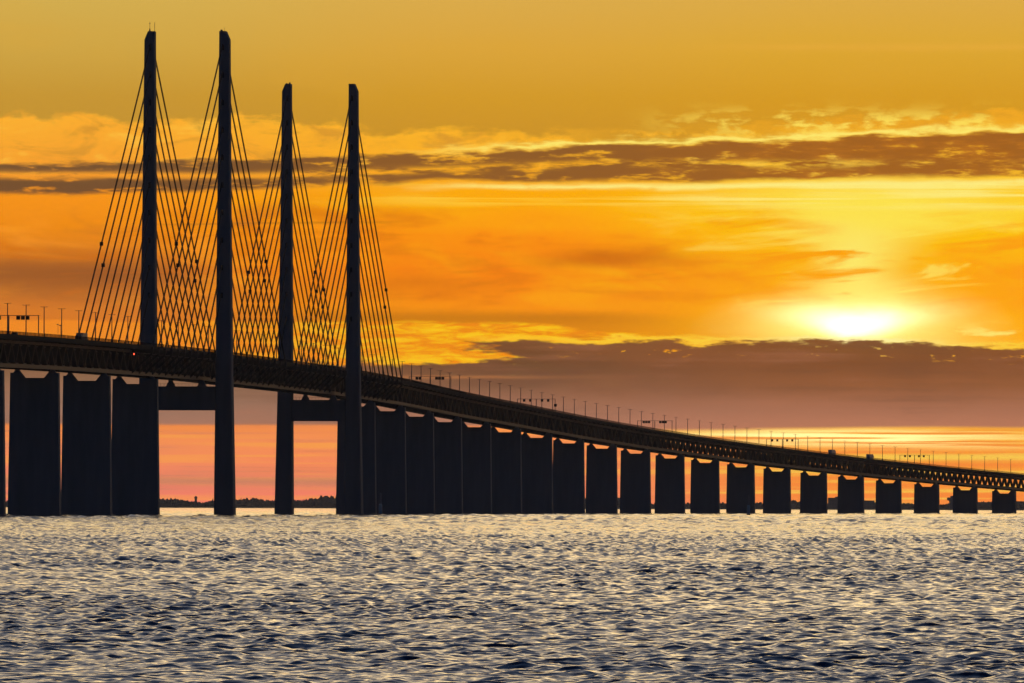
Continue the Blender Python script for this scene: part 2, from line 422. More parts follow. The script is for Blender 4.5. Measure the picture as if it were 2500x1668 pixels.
class MB:
    def __init__(self):
        self.v, self.f = [], []

    def quadbox(self, lo, hi):
        """eight points: lower ring of four, upper ring of four."""
        n = len(self.v)
        self.v += list(lo) + list(hi)
        self.f += [tuple(n + i for i in q) for q in BOXF]
        return self

    def box(self, x0, x1, y0, y1, z0, z1, slope=0.0):
        a, c = slope * y0, slope * y1
        return self.quadbox([(x0, y0, z0 + a), (x1, y0, z0 + a), (x1, y1, z0 + c), (x0, y1, z0 + c)],
                            [(x0, y0, z1 + a), (x1, y0, z1 + a), (x1, y1, z1 + c), (x0, y1, z1 + c)])

    def taper(self, cx, cy, z0, z1, w0, d0, w1, d1, dx=0.0, dy=0.0):
        lo = [(cx + sx * w0 / 2, cy + sy * d0 / 2, z0) for sx, sy in ((-1, -1), (1, -1), (1, 1), (-1, 1))]
        hi = [(cx + dx + sx * w1 / 2, cy + dy + sy * d1 / 2, z1) for sx, sy in ((-1, -1), (1, -1), (1, 1), (-1, 1))]
        return self.quadbox(lo, hi)

    def loft(self, rings, cap=True):
        n0 = len(self.v)
        k = len(rings[0])
        for r in rings:
            self.v += list(r)
        for i in range(len(rings) - 1):
            for j in range(k):
                p = n0 + i * k
                self.f.append((p + j, p + (j + 1) % k, p + k + (j + 1) % k, p + k + j))
        if cap:
            self.f.append(tuple(n0 + j for j in reversed(range(k))))
            self.f.append(tuple(n0 + (len(rings) - 1) * k + j for j in range(k)))
        return self

    def rod(self, p, q, r0, r1=None, n=6):
        r1 = r0 if r1 is None else r1
        p, q = Vector(p), Vector(q)
        d = (q - p).normalized()
        u = d.cross(Vector((0, 0, 1)) if abs(d.z) < 0.95 else Vector((1, 0, 0))).normalized()
        w = d.cross(u)
        ring = lambda c, r: [tuple(c + (u * math.cos(t) + w * math.sin(t)) * r) for t in (2 * math.pi * i / n for i in range(n))]
        return self.loft([ring(p, r0), ring(q, r1)])

    def prism(self, prof, y0, y1, top=None):
        """profile in x,z extruded along y."""
        n = len(self.v)
        k = len(prof)
        self.v += [(x, y0, z) for x, z in prof] + [(x, y1, z) for x, z in prof]
        for j in range(k):
            self.f.append((n + j, n + (j + 1) % k, n + k + (j + 1) % k, n + k + j))
        self.f.append(tuple(n + j for j in reversed(range(k))))
        self.f.append(tuple(n + k + j for j in range(k)))
        return self

    def lathe(self, prof, cx=0.0, cy=0.0, n=12):
        rings = [[(cx + r * math.cos(2 * math.pi * i / n), cy + r * math.sin(2 * math.pi * i / n), z) for i in range(n)] for r, z in prof]
        return self.loft(rings)

    def mesh(self, name, material):
        me = bpy.data.meshes.new(name)
        me.from_pydata(self.v, [], self.f)
        me.materials.append(material)
        me.validate()
        import bmesh
        bm = bmesh.new()
        bm.from_mesh(me)
        bmesh.ops.recalc_face_normals(bm, faces=bm.faces)
        bm.to_mesh(me)
        bm.free()
        return me

    def build(self, name, material, parent=None):
        return obj(name, self.mesh(name, material), parent)


def obj(name, me, parent=None):
    o = bpy.data.objects.new(name, me)
    col.objects.link(o)
    if parent is not None:
        o.parent = parent
    return o


def tag(o, label=None, cat=None, group=None, kind=None):
    if label: o['label'] = label
    if cat: o['category'] = cat
    if group: o['group'] = group
    if kind: o['kind'] = kind
    return o


def thing(name, loc, rz, label, cat, group=None):
    o = bpy.data.objects.new(name, None)
    o.empty_display_size = 2.0
    col.objects.link(o)
    o.location = loc
    o.rotation_euler = (0, 0, rz)
    return tag(o, label, cat, group)


def copy_tree(o, parent=None):
    c = o.copy()
    col.objects.link(c)
    c.parent = parent
    for ch in list(o.children):
        copy_tree(ch, c)
    return c


UNIT = {}


def unit(name, material):
    k = (name, material.name)
    if k not in UNIT:
        UNIT[k] = MB().box(-.5, .5, -.5, .5, -.5, .5).mesh(name, material)
    return UNIT[k]


ORD = ['first', 'second', 'third', 'fourth', 'fifth', 'sixth', 'seventh', 'eighth', 'ninth', 'tenth', 'eleventh', 'twelfth',
       'thirteenth', 'fourteenth', 'fifteenth', 'sixteenth', 'seventeenth', 'eighteenth', 'nineteenth', 'twentieth', 'twenty-first', 'twenty-second']

# ------------------------------------------------------------------ the bridge's line in plan and height
S = np.arange(-1300, 4101, 1.0)
HD = np.radians(5.37 + 0.0042 * np.maximum(0, S - 930))
i0 = int(np.argmin(abs(S)))
PX = np.concatenate([[0], np.cumsum(np.sin(HD[:-1]))])
PY = np.concatenate([[0], np.cumsum(np.cos(HD[:-1]))])
PX += -136.7 - PX[i0]
PY += 3938.8 - PY[i0]
ZB = np.interp(S, [-1300, -580, -440, -300, 0, 245, 490, 790, 1350, 1910, 2470, 2890, 3310, 4100],
               [45.5, 53.8, 54.9, 55.7, 57.0, 57.3, 56.9, 55.4, 49.4, 40.6, 31.9, 25.2, 18.6, 6.2])
kern = np.hanning(301); kern /= kern.sum()
ZB = np.convolve(np.pad(ZB, 150, mode='reflect', reflect_type='odd'), kern, mode='valid')
TRUSS, CABLE = 6.6, 15.25
ROAD = 11.0                              # road surface above the girder's underside


def at(s, lat=0.0, up=0.0):
    a = float(np.interp(s, S, HD))
    return Vector((float(np.interp(s, S, PX)) + lat * math.cos(a), float(np.interp(s, S, PY)) - lat * math.sin(a), zb(s) + up))


def zb(s): return float(np.interp(s, S, ZB))
def head(s): return -float(np.interp(s, S, HD))


# ------------------------------------------------------------------ sea
def build_sea():
    def wave_field(x, y, sx, sy):
        """sum of wind waves; components finer than the local grid are left to the material."""
        x = x.astype(np.float32); y = y.astype(np.float32)
        z = np.zeros_like(x); dx = np.zeros_like(x); dy = np.zeros_like(x)
        N = 140
        lam = np.exp(rng.uniform(np.log(0.20), np.log(3.4), N))
        th = rng.normal(0, 0.95, N) + R(-14)
        ph = rng.uniform(0, 2 * math.pi, N)
        slope = 0.036 * np.where(lam > 1.5, (1.5 / lam) ** 0.7, 1.0) * rng.uniform(0.6, 1.3, N)
        gust = 1.0 + 0.16 * np.sin(x * 0.11 + y * 0.021 + 1.0) * np.sin(y * 0.037 - 0.6) + 0.10 * np.sin(y * 0.019 + x * 0.05 + 2.0)
        # longer waves out in the open sound
        N2 = 46
        far_in = np.clip((y - 330) / 800, 0, 1) ** 0.8
        lam = np.concatenate([lam, np.exp(rng.uniform(np.log(1.4), np.log(6.0), N2))])
        th = np.concatenate([th, rng.normal(0, 1.25, N2) + R(-14)])
        ph = np.concatenate([ph, rng.uniform(0, 2 * math.pi, N2)])
        slope = np.concatenate([slope, 0.064 * rng.uniform(0.6, 1.3, N2)])
        N3 = 24
        off_in = np.clip((y - 1100) / 1600, 0, 1)
        lam = np.concatenate([lam, np.exp(rng.uniform(np.log(8.0), np.log(30.0), N3))])
        th = np.concatenate([th, rng.normal(0, 1.2, N3) + R(-14)])
        ph = np.concatenate([ph, rng.uniform(0, 2 * math.pi, N3)])
        slope = np.concatenate([slope, 0.040 * rng.uniform(0.6, 1.3, N3)])
        gust = gust * np.clip(0.80 + (y - 200) / 1000.0, 0.8, 1.0)
        for q_, (l, t, p, sl) in enumerate(zip(lam, th, ph, slope)):
            k = 2 * math.pi / l
            kx, ky = k * math.sin(t), k * math.cos(t)
            g = np.clip((l / np.maximum(sx * abs(math.sin(t)) + sy * abs(math.cos(t)), 1e-3) - 1.2) / 2.0, 0.4, 1).astype(np.float32)
            A = sl / k * g
            if q_ >= N + N2:
                A = A * off_in
            elif q_ >= N:
                A = A * far_in
            arg = (kx * x + ky * y + p).astype(np.float32)
            c = np.cos(arg)
            z += A * c
            q = 0.95 * np.sin(arg) * A
            dx -= q * math.sin(t); dy -= q * math.cos(t)
        return z * gust, dx * gust, dy * gust

    NC = 300
    t = np.linspace(-1, 1, NC)
    step = lambda y: 0.085 * (y / 222.0) ** 1.5
    ys = [196.0]
    while ys[-1] < 7600:
        ys.append(ys[-1] + step(ys[-1]))
    ys = np.array(ys)
    half = 4.0 + 0.057 * ys
    GX = t[None, :] * half[:, None]
    GY = np.repeat(ys[:, None], NC, 1)
    SX = np.repeat((2 * half / (NC - 1))[:, None], NC, 1)
    SY = np.repeat(step(ys)[:, None], NC, 1)
    z, dx, dy = wave_field(GX, GY, SX, SY)
    # waves die out at the grid's edge and meet the plain sheet round it
    ed = np.clip((1 - np.abs(t))[None, :] / 0.05, 0, 1) * np.clip((GY - 196) / 6, 0, 1) * np.clip((7600 - GY) / 600, 0, 1)
    V = np.stack([GX + dx * ed, GY + dy * ed, z * ed], -1).reshape(-1, 3)
    nr = len(ys)
    i = np.arange(nr - 1)[:, None] * NC + np.arange(NC - 1)[None, :]
    F = np.stack([i, i + 1, i + NC + 1, i + NC], -1).reshape(-1, 4)
    # plain sheet round the grid, sharing its border
    n0 = len(V)
    W, YN, YF = 9000.0, -3000.0, 24200.0
    idx = np.arange(0, nr)
    Lx = n0 + idx
    Rx = n0 + nr + idx
    extra = [np.stack([np.full(nr, -W), ys, np.zeros(nr)], -1), np.stack([np.full(nr, W), ys, np.zeros(nr)], -1)]
    cor = n0 + 2 * nr
    extra.append(np.array([(-W, YN, 0), (W, YN, 0), (-W, YF, 0), (W, YF, 0)], float))
    V = np.concatenate([V] + extra)
    FL = np.stack([Lx[:-1], idx[:-1] * NC, idx[1:] * NC, Lx[1:]], -1)
    FR = np.stack([idx[:-1] * NC + NC - 1, Rx[:-1], Rx[1:], idx[1:] * NC + NC - 1], -1)
    near = [[cor, cor + 1, int(Rx[0])] + list(range(NC - 1, -1, -1)) + [int(Lx[0])]]
    farp = [[int(Lx[-1])] + [int((nr - 1) * NC + k) for k in range(NC)] + [int(Rx[-1]), cor + 3, cor + 2]]
    quads = np.concatenate([F, FL, FR])
    me = bpy.data.meshes.new('sea')
    nq = len(quads)
    loops = np.concatenate([quads.reshape(-1), np.array(near[0]), np.array(farp[0])]).astype(np.int32)
    starts = np.concatenate([np.arange(nq) * 4, [nq * 4, nq * 4 + len(near[0])]]).astype(np.int32)
    me.vertices.add(len(V)); me.vertices.foreach_set('co', V.astype(np.float32).reshape(-1))
    me.loops.add(len(loops)); me.loops.foreach_set('vertex_index', loops)
    me.polygons.add(len(starts)); me.polygons.foreach_set('loop_start', starts)
    me.polygons.foreach_set('use_smooth', np.ones(len(starts), bool))
    me.update(calc_edges=True)
    m = bpy.data.materials.new('sea_water')
    m.use_nodes = True
    nt = m.node_tree
    b = NB(nt)
    p = nt.nodes['Principled BSDF']
    p.inputs['Base Color'].default_value = (0.006, 0.036, 0.075, 1)
    p.inputs['Roughness'].default_value = 0.05
    p.inputs['IOR'].default_value = 1.333
    tc = b.node('ShaderNodeTexCoord')
    mp = b.node('ShaderNodeMapping')
    mp.inputs['Scale'].default_value = (0.62, 1.0, 1.0)
    nt.links.new(tc.outputs['Object'], mp.inputs[0])
    n1 = b.noise(mp.outputs[0], scale=1.9, detail=4, rough=0.62, dist=0.3)
    n2 = b.noise(mp.outputs[0], scale=0.45, detail=3, rough=0.5)
    g = b.noise(tc.outputs['Object'], scale=0.018, detail=3, rough=0.5)
    hgt = b.add(b.mul(n1, 0.085), b.mul(n2, 0.12))
    sy = b.node('ShaderNodeSeparateXYZ')
    nt.links.new(tc.outputs['Object'], sy.inputs[0])
    open_sea = b.add(0.22, b.mul(b.sm(350.0, 1600.0, sy.outputs[1]), 1.5))
    bp = b.node('ShaderNodeBump')
    bp.inputs['Distance'].default_value = 1.0
    nt.links.new(b.mul(open_sea, b.add(0.75, b.mul(b.sm(0.35, 0.65, g), 0.45))), bp.inputs['Strength'])
    nt.links.new(hgt, bp.inputs['Height'])
    nt.links.new(bp.outputs[0], p.inputs['Normal'])
    me.materials.append(m)
    o = obj('sea', me)
    tag(o, 'choppy dark blue sea reflecting the cream evening sky', 'sea', kind='structure')


build_sea()


# ------------------------------------------------------------------ far shore
def build_shore():
    m = MB()
    xs = np.linspace(-8500, 8500, 341)
    fr = [(x, 20000 + 60 * math.sin(x * .004) + 25 * math.sin(x * .017), 0) for x in xs]
    r0 = [(x, y, -1.0) for x, y, _ in fr]
    r1 = [(x, y + 24, 2.4 + .4 * math.sin(x * .05)) for x, y, _ in fr]
    r2 = [(x, y + 300, 4.6 + 1.2 * math.sin(x * .013 + 1)) for x, y, _ in fr]
    r3 = [(x, 23600, 6.0) for x, y, _ in fr]
    k = len(xs)
    for r in (r0, r1, r2, r3):
        m.v += r
    for j in range(3):
        for i in range(k - 1):
            m.f.append((j * k + i, j * k + i + 1, (j + 1) * k + i + 1, (j + 1) * k + i))
    tag(m.build('shore', M['earth']), 'low far shore strip behind the bridge', 'shore', kind='structure')

    # woods along the shore: crowns with uneven outlines, too far off to count
    def clump(mm, c, r, h):
        n0 = len(mm.v)
        k = 7
        ph = random.random() * 6.28
        rows = ((0.05, 0.55), (0.35, 1.0), (0.7, 0.8), (1.0, 0.18))
        for (hz, rr) in rows:
            for i in range(k):
                a = ph + 2 * math.pi * i / k + hz
                q = r * rr * random.uniform(.65, 1.25)
                mm.v.append((c[0] + q * math.cos(a), c[1] + q * math.sin(a), c[2] + h * hz * random.uniform(.85, 1.12)))
        for j in range(3):
            for i in range(k):
                mm.f.append((n0 + j * k + i, n0 + j * k + (i + 1) % k, n0 + (j + 1) * k + (i + 1) % k, n0 + (j + 1) * k + i))
        mm.f.append(tuple(n0 + 3 * k + i for i in range(k)))
    wd = MB()
    x = -3600.0
    while x < 3600:
        hh = 15.0 + 2.7 * math.sin(x * .0126) + 2.2 * math.sin(x * .032 + 1) + 1.4 * math.sin(x * .08 + 2)
        hh *= 1.0 if x < 250 else 0.78
        for row in range(4):
            h = max(3.4, hh * random.uniform(.72, 1.15) - row * .1)
            clump(wd, (x + random.uniform(-2, 2), 20080 + 60 * math.sin(x * .004) + 25 * math.sin(x * .017) + row * 14 + random.uniform(-4, 4), 2.6), h * random.uniform(.32, .5), h)
        if random.random() < .06:
            clump(wd, (x, 20100 + 60 * math.sin(x * .004), 2.6), 2.6, hh * random.uniform(1.25, 1.5))
        x += random.uniform(3.2, 6.6)
    me = wd.mesh('shore_wood', M['foliage'])
    tag(obj('shore_wood', me), 'dark band of trees along the far shore', 'wood', kind='stuff')

    def house(x, y, w, d, h, label, roofh=0.0, step=None):
        t = thing('shore_building', (x, y, 2.4), 0, label, 'building', 'buildings on the far shore')
        MB().box(-w / 2, w / 2, 0, d, -1, h).build('wall', M['plaster'], t)
        if roofh:
            MB().prism([(-w / 2 - .3, h + .003), (w / 2 + .3, h + .003), (w / 2 + .3, h + .2), (0, h + roofh), (-w / 2 - .3, h + .2)], -.3, d + .3).build('roof', M['roof'], t)
        else:
            MB().box(-w / 2 - .2, w / 2 + .2, -.2, d + .2, h + .003, h + .45).build('roof', M['roof'], t)
        n = max(2, int(w / 3.2))
        for fl in range(max(1, int((h - 1) / 3.2))):
            for i in range(n):
                o = obj('window', unit('window', M['glass']), t)
                o.location = (-w / 2 + (i + .5) * w / n, -.02, 2.0 + fl * 3.2)
                o.scale = (w / n * .5, .1, 1.5)
        if step:
            sx, sw, shh = step
            MB().box(sx - sw / 2, sx + sw / 2, 1, d - 1, h + .46, h + shh).build('roof_house', M['plaster'], t)
        return t
    house(690, 20040, 26.7, 23.3, 22.7, 'blocky building with a roof housing on the far shore under the descending spans', step=(5.8, 8.0, 2.7))
    house(765, 20045, 21.7, 20, 17, 'square flat-roofed building on the far shore, lower than the blocky one beside it')
    house(1018, 20030, 50, 23.3, 14.3, 'long low flat-roofed building on the far shore beyond the flared tower')
    house(1113, 20030, 73.3, 26.7, 16.3, 'long flat-roofed hall on the far shore under the last visible spans')
    house(-153, 20060, 20, 16.7, 8.3, 'small gabled house among the trees on the far shore', roofh=4.3)
    house(587, 20060, 40, 20, 10, 'wide gabled house on the far shore beneath the approach spans', roofh=5.0)
    # squat water tower left, flared control tower right
    t = thing('water_tower', (-675, 20060, 2.4), 0, 'small turret-like water tower rising over the trees between the nearer pylon legs', 'tower')
    MB().lathe([(2.83333, -1.66667), (2.5, 17)]).build('shaft', M['plaster'], t)
    MB().lathe([(2.5, 17.005), (3.33333, 17.6667), (3.33333, 20)]).build('tank', M['plaster'], t)
    MB().lathe([(3.66667, 20.005), (2, 21.6667), (0.166667, 23.1667)]).build('roof', M['roof'], t)
    t = thing('control_tower', (943, 20040, 2.4), 0, 'tall stout tower with a flared head on the far shore under the bridge', 'tower')
    MB().lathe([(8.33333, -1.66667), (8.16667, 17.3333)], n=16).build('shaft', M['plaster'], t)
    MB().lathe([(8.16667, 17.3383), (12.6667, 18.3333), (12.6667, 23.6667), (11.6667, 24.3333)], n=16).build('head', M['plaster'], t)
    MB().lathe([(5.66667, 24.3383), (6, 26.6667), (4.33333, 28)], n=16).build('cabin', M['glass'], t)
    MB().rod((0, 0, 28.005), (0, 0, 31.5), .2).build('mast', M['galv'], t)


build_shore()

# ------------------------------------------------------------------ piers
PIER_S = [-721, -581, -441, -301, -160, 650, 791] + [791 + 140 * k for k in range(1, 20)]


def build_pier(s):
    z0 = zb(s)
    if s < 0:
        i = [-160, -301, -441, -581, -721].index(s)
        label = f'{ORD[i]} concrete pier on the hither side of the nearer pylon'
    else:
        i = [650, 791].index(s) if s < 900 else 2 + int(round((s - 931) / 140))
        label = f'{ORD[i]} concrete pier beyond the farther pylon, counting away from it'
    p = at(s)
    t = thing('bridge_pier', (p.x, p.y, 0), head(s), label, 'pier', 'concrete bridge piers')
    top, n = z0 - 1.15, z0 - 3.1
    wt = 9.0
    wb = wt + 0.014 * (z0)          # slight batter
    prof = [(-wb, -2), (wb, -2), (wt, top), (wt - 3.7, top), (wt - 5.3, n), (-wt + 5.3, n), (-wt + 3.7, top), (-wt, top)]
    m = MB()
    k = len(prof)
    th = lambda z: 2.2 + 0.008 * (z0 - z)
    m.v += [(x, -th(z), z) for x, z in prof] + [(x, th(z), z) for x, z in prof]
    for j in range(k):
        m.f.append((j, (j + 1) % k, k + (j + 1) % k, k + j))
    # caps split into convex pieces so the notched head stays clean
    m.f += [(7, 6, 5, 0), (5, 4, 1, 0), (4, 3, 2, 1)]
    m.f += [(k, k + 5, k + 6, k + 7), (k, k + 1, k + 4, k + 5), (k + 1, k + 2, k + 3, k + 4)]
    m.build('shaft', M['concrete'], t)
    bm = MB().taper(0, 0, 0.003, 0.75, 2.7, 3.0, 1.9, 2.0)
    bm.box(-.8, .8, -.8, .8, .753, 1.13)
    me = bm.mesh('bearing', M['concrete'])
    for sgn in (-1, 1):
        o = obj('bearing', me, t)
        o.location = (sgn * TRUSS, 0, top)
    MB().box(-wb - .35, wb + .35, -3.0, 3.0, -2.0, 0.55).build('base_collar', M['concrete'], t)


for s in PIER_S:
    build_pier(s)

# ------------------------------------------------------------------ pylons with their stay cables
A_K = [45 + 20 * k for k in range(10)]


def build_pylon(s, which, label):
    p = at(s)
    t = thing('bridge_pylon', (p.x, p.y, 0), head(s), label, 'pylon', 'cable-stayed bridge pylons')
    slope = (zb(s + 100) - zb(s - 100)) / 200

    def ring(z, inner, w, tt, sg, cut=0.0, ch=0.5):
        a, c = inner, inner + w - cut
        h = tt / 2
        pts = [(a + ch, -h), (c - ch, -h), (c, -h + ch), (c, h - ch), (c - ch, h), (a + ch, h), (a, h - ch), (a, -h + ch)]
        return [(sg * x, y, z) for x, y in (pts if sg > 0 else pts[::-1])]
    legs = {}
    for sg in (-1, 1):
        m = MB()
        m.loft([ring(-2, 12.25, 8.4, 10.2, sg), ring(0, 12.35, 8.3, 10.0, sg), ring(58, 12.75, 6.7, 8.6, sg), ring(130, 13.2, 5.3, 7.2, sg),
                ring(200.0, 13.7, 4.25, 6.2, sg), ring(203.5, 13.7, 4.25, 6.2, sg, cut=1.45)])
        leg = m.build('leg', M['pylon'], t)
        legs[sg] = leg
        recess = MB().box(-.45, .45, -.12, .12, -1.1, 1.1).mesh('recess_shade', M['sign'])  # near-black blocks standing in for the shade inside the anchor openings
        for k in range(10):
            za = 199.0 - 11.55 * (9 - k)
            f = (za - 130) / 70 if za > 130 else 0
            half = (7.2 + (6.2 - 7.2) * f) / 2 if za > 130 else (7.2 + (130 - za) / 72 * 1.4) / 2
            for fy in (-1,):
                o = obj('recess_shade', recess, leg)
                o.location = (sg * 15.45, fy * (half + .10), za - 2.5)
        # small fittings on top of the legs
        if which == 0 and sg < 0:
            MB().rod((-16.0, 0, 203.4), (-16.0, 0, 205.0), .45, .12).rod((-16.0, 0, 205.0), (-16.0, 0, 207.6), .09).box(-16.3, -15.7, -.1, .1, 206.8, 206.95).build('antenna', M['galv'], leg)
            MB().rod((-13.95, 0, 203.4), (-13.95, 0, 207.4), .1).build('antenna', M['galv'], leg)
        elif which == 0:
            MB().box(14.0, 14.8, -.8, .8, 203.4, 204.2).build('top_box', M['galv'], leg)
            MB().rod((15.6, 0, 203.4), (15.6, 0, 205.2), .06).build('antenna', M['galv'], leg)
        elif sg < 0:
            MB().box(-14.9, -14.2, -.6, .6, 203.4, 204.3).build('top_box', M['galv'], leg)
            MB().box(-16.3, -15.6, -.6, .6, 203.4, 203.95).build('top_box', M['galv'], leg)
    cb = MB()
    cb.box(-12.75, 12.75, -3.6, 3.6, 44.3, 54.3)
    beam = cb.build('cross_beam', M['pylon'], t)
    bm = MB().taper(0, 0, 0.003, 1.7, 3.6, 4.0, 2.2, 2.6)
    bm.box(-.9, .9, -1, 1, 1.703, zb(s) - 54.3 - .003)
    me = bm.mesh('bearing', M['concrete'])
    for sg in (-1, 1):
        o = obj('bearing', me, t)
        o.location = (sg * TRUSS, 0, 54.3)
    rl = MB()
    for k in range(17):
        x = -12 + 1.5 * k
        if abs(abs(x) - TRUSS) > 2:
            rl.box(x - .05, x + .05, -3.5, -3.4, 54.303, 55.4)
    rl.box(-12.6, 12.6, -3.5, -3.42, 55.403, 55.48)
    rl.build('beam_railing', M['galv'], beam)
    for sg in (-1, 1):
        for dr in (-1, 1):
            for k, ak in enumerate(A_K):
                za = 199.0 - 11.55 * (9 - k)
                yb = dr * ak
                zd = zb(s + yb) + 10.75
                m = MB()
                P, Q = Vector((sg * CABLE, dr * 1.5, za)), Vector((sg * CABLE, yb, zd))
                for off in (-.17, .17):
                    v = Vector((off, 0, 0))
                    pts = []
                    for q in range(7):
                        u = q / 6
                        c = P.lerp(Q, u) + v
                        c.z -= 4 * 0.0022 * ak * u * (1 - u)
                        pts.append(c)
                    rings = []
                    for c in pts:
                        rings.append([tuple(c + Vector((.16 * math.cos(g), 0, .16 * math.sin(g)))) for g in (2 * math.pi * i / 6 for i in range(6))])
                    m.loft(rings)
                cbl = m.build('stay_cable', M['cable'], t)
                # anchor sleeve at the deck end, clamps on the two longest stays
                d = (P - Q).normalized()
                MB().rod(Q, Q + d * 4.5, .34, .3, 8).build('anchor_sleeve', M['steel'], cbl)
                if k >= 8:
                    fr = 0.33 if k == 9 else 0.29
                    c = Q.lerp(P, fr)
                    c.z -= 4 * 0.0022 * ak * fr * (1 - fr)
                    dm = MB().box(-.62, .62, -.8, .8, -.75, .75)
                    dm.v = [tuple(c + Vector(v)) for v in dm.v]
                    dm.build('damper', M['steel'], cbl)


build_pylon(0, 0, 'nearer tall two-legged concrete pylon with antennas on one leg and fans of stay cables')
build_pylon(490, 1, 'farther two-legged concrete pylon with fans of stay cables, next to the long approach viaduct')

# ------------------------------------------------------------------ two-level truss girder, span by span
NODES = [-721, -581, -441, -301, -160, 0, 490, 650, 791] + [791 + 140 * k for k in range(1, 20)]
anchors = [c + d * a for c in (0, 490) for d in (-1, 1) for a in [25] + A_K]


def out_mesh():
    m = MB()
    m.box(0.855, CABLE - TRUSS + .5, -.45, .45, 8.9, 10.15)
    # sloping strut from the bracket's tip down to the lower chord
    x1, z1, x0, z0 = CABLE - TRUSS + .2, 8.95, 0.855, 1.2
    m.quadbox([(x0, -.45, z0 - .7), (x0, .45, z0 - .7), (x0, .45, z0 + .6), (x0, -.45, z0 + .6)],
              [(x1, -.45, z1 - .95), (x1, .45, z1 - .95), (x1, .45, z1 - .003), (x1, -.45, z1 - .003)])
    m.box(CABLE - TRUSS - .45, CABLE - TRUSS + .55, -.7, .7, 10.153, 11.0)
    return m.mesh('outrigger', M['steel'])


OUT = out_mesh()
OUTR = out_mesh()
for v in OUTR.vertices:
    v.co.x = -v.co.x
OUTR.flip_normals()


def span_label(i):
    s0, s1 = NODES[i], NODES[i + 1]
    if s0 == 0:
        return 'long main span of dark truss girder between the two pylons'
    if s1 <= 0:
        k = [0, -160, -301, -441, -581].index(s1)
        return f'{ORD[k]} truss girder span on the hither side of the nearer pylon'
    k = NODES.index(s0) - NODES.index(490)
    return f'{ORD[k]} truss girder span beyond the farther pylon, counting away from it'


def build_span(i):
    s0, s1 = NODES[i], NODES[i + 1]
    p0, p1 = at(s0), at(s1)
    d = p1 - p0
    L = math.hypot(d.x, d.y)
    sl = d.z / L
    rz = -math.atan2(d.x, d.y)
    t = thing('girder_span', p0, rz, span_label(i), 'bridge span', 'truss girder spans of the bridge')
    y0, y1 = 0.02, L - 0.02
    dk = MB()
    dk.box(-11.6, 11.6, y0, y1, 10.2, 10.75, sl)
    deck = dk.build('road_deck', M['deck'], t)
    MB().box(-11.2, 11.2, y0, y1, 10.754, 11.0, sl).build('road_surface', M['asphalt'], deck)
    for sg in (-1, 1):
        a, c = sorted((sg * 11.604, sg * 12.0))
        MB().box(a, c, y0, y1, 10.0, 11.75, sl).build('edge_beam', M['edge'], deck)
        a, c = sorted((sg * (TRUSS - .85), sg * (TRUSS + .85)))
        MB().box(a, c, y0, y1, 8.85, 10.197, sl).build('upper_chord', M['chord'], t)
        MB().box(a, c, y0, y1, 0.0, 1.5, sl).build('lower_chord', M['chord'], t)
    MB().box(-TRUSS + .853, TRUSS - .853, y0, y1, 0.35, 1.0, sl).box(-TRUSS + 1.0, -TRUSS + 1.3, y0, y1, 1.003, 2.0, sl).box(TRUSS - 1.3, TRUSS - 1.0, y0, y1, 1.003, 2.0, sl).build('rail_deck', M['deck'], t)
    # railings on both edges: posts and rails, thousands of them in all
    r = MB()
    for sg in (-1, 1):
        y = 1.0 + (0 if sg < 0 else 1.7)
        while y < L - .5:
            z = sl * y
            x = sg * 11.8
            r.box(x - .16, x + .16, y - .14, y + .14, 11.753 + z, 12.9 + z)
            y += 3.4
        for zz in (12.05, 12.5):
            r.box(sg * 11.8 - .04, sg * 11.8 + .04, y0, y1, zz, zz + .09, sl)
    tag(r.build('railing', M['edge'], t), kind='stuff')
    cr = MB()
    for sg in (-.5, .5):
        cr.box(sg - .05, sg + .05, y0, y1, 11.55, 11.95, sl)
    cr.build('crash_barrier', M['galv'], t)
    # Warren diagonals, end posts, cross beams
    n = max(1, round(L / 20))
    pt = L / n
    dg = unit('diagonal', M['brace'])
    zl, zu = 1.45, 8.9
    for sg in (-1, 1):
        for k in range(n):
            for (ya, za, yb, z2) in ((k * pt + .5, zl, (k + .5) * pt - .4, zu), ((k + .5) * pt + .4, zu, (k + 1) * pt - .5, zl)):
                A, B = Vector((sg * TRUSS, ya, za + sl * ya)), Vector((sg * TRUSS, yb, z2 + sl * yb))
                e = B - A
                o = obj('diagonal', dg, t)
                ang = math.atan2(e.z, e.y)
                o.matrix_local = Matrix.Translation((A + B) / 2) @ Matrix.Rotation(ang, 4, 'X') @ Matrix.Diagonal((1.7, e.length, .46, 1))
    fb = MB()
    for k in range(n + 1):
        y = min(max(k * pt, .5), L - .5)
        fb.box(-TRUSS + .86, TRUSS - .86, y - .35, y + .35, -.05 + sl * y, .34 + sl * y)
        y = min(max((k + .5) * pt, .5), L - .5)
        if k < n:
            fb.box(-TRUSS + .86, TRUSS - .86, y - .3, y + .3, 9.2 + sl * y, 10.19 + sl * y)
            fb.box(-11.4, -TRUSS - .86, y - .25, y + .25, 9.7 + sl * y, 10.19 + sl * y)
            fb.box(TRUSS + .86, 11.4, y - .25, y + .25, 9.7 + sl * y, 10.19 + sl * y)
    tag(fb.build('cross_bracing', M['steel'], t), kind='stuff')
    for an in anchors:
        if s0 < an <= s1:
            y = an - s0
            for sg in (-1, 1):
                o = obj('outrigger', OUT if sg > 0 else OUTR, t)
                o.location = (sg * TRUSS, y, sl * y)
    if s0 == -301:
        lp = MB().lathe([(.16, 0), (.2, .15), (.2, .35), (.1, .5)])
        lp.v = [(TRUSS + 1.1 + x, 79 + y, 8.1 + sl * 79 + z) for x, y, z in lp.v]
        lp.box(TRUSS + .86, TRUSS + 1.3, 78.9, 79.1, 7.9 + sl * 79, 8.095 + sl * 79)
        lp.build('warning_lamp', M['red'], t)


for i in range(len(NODES) - 1):
    build_span(i)


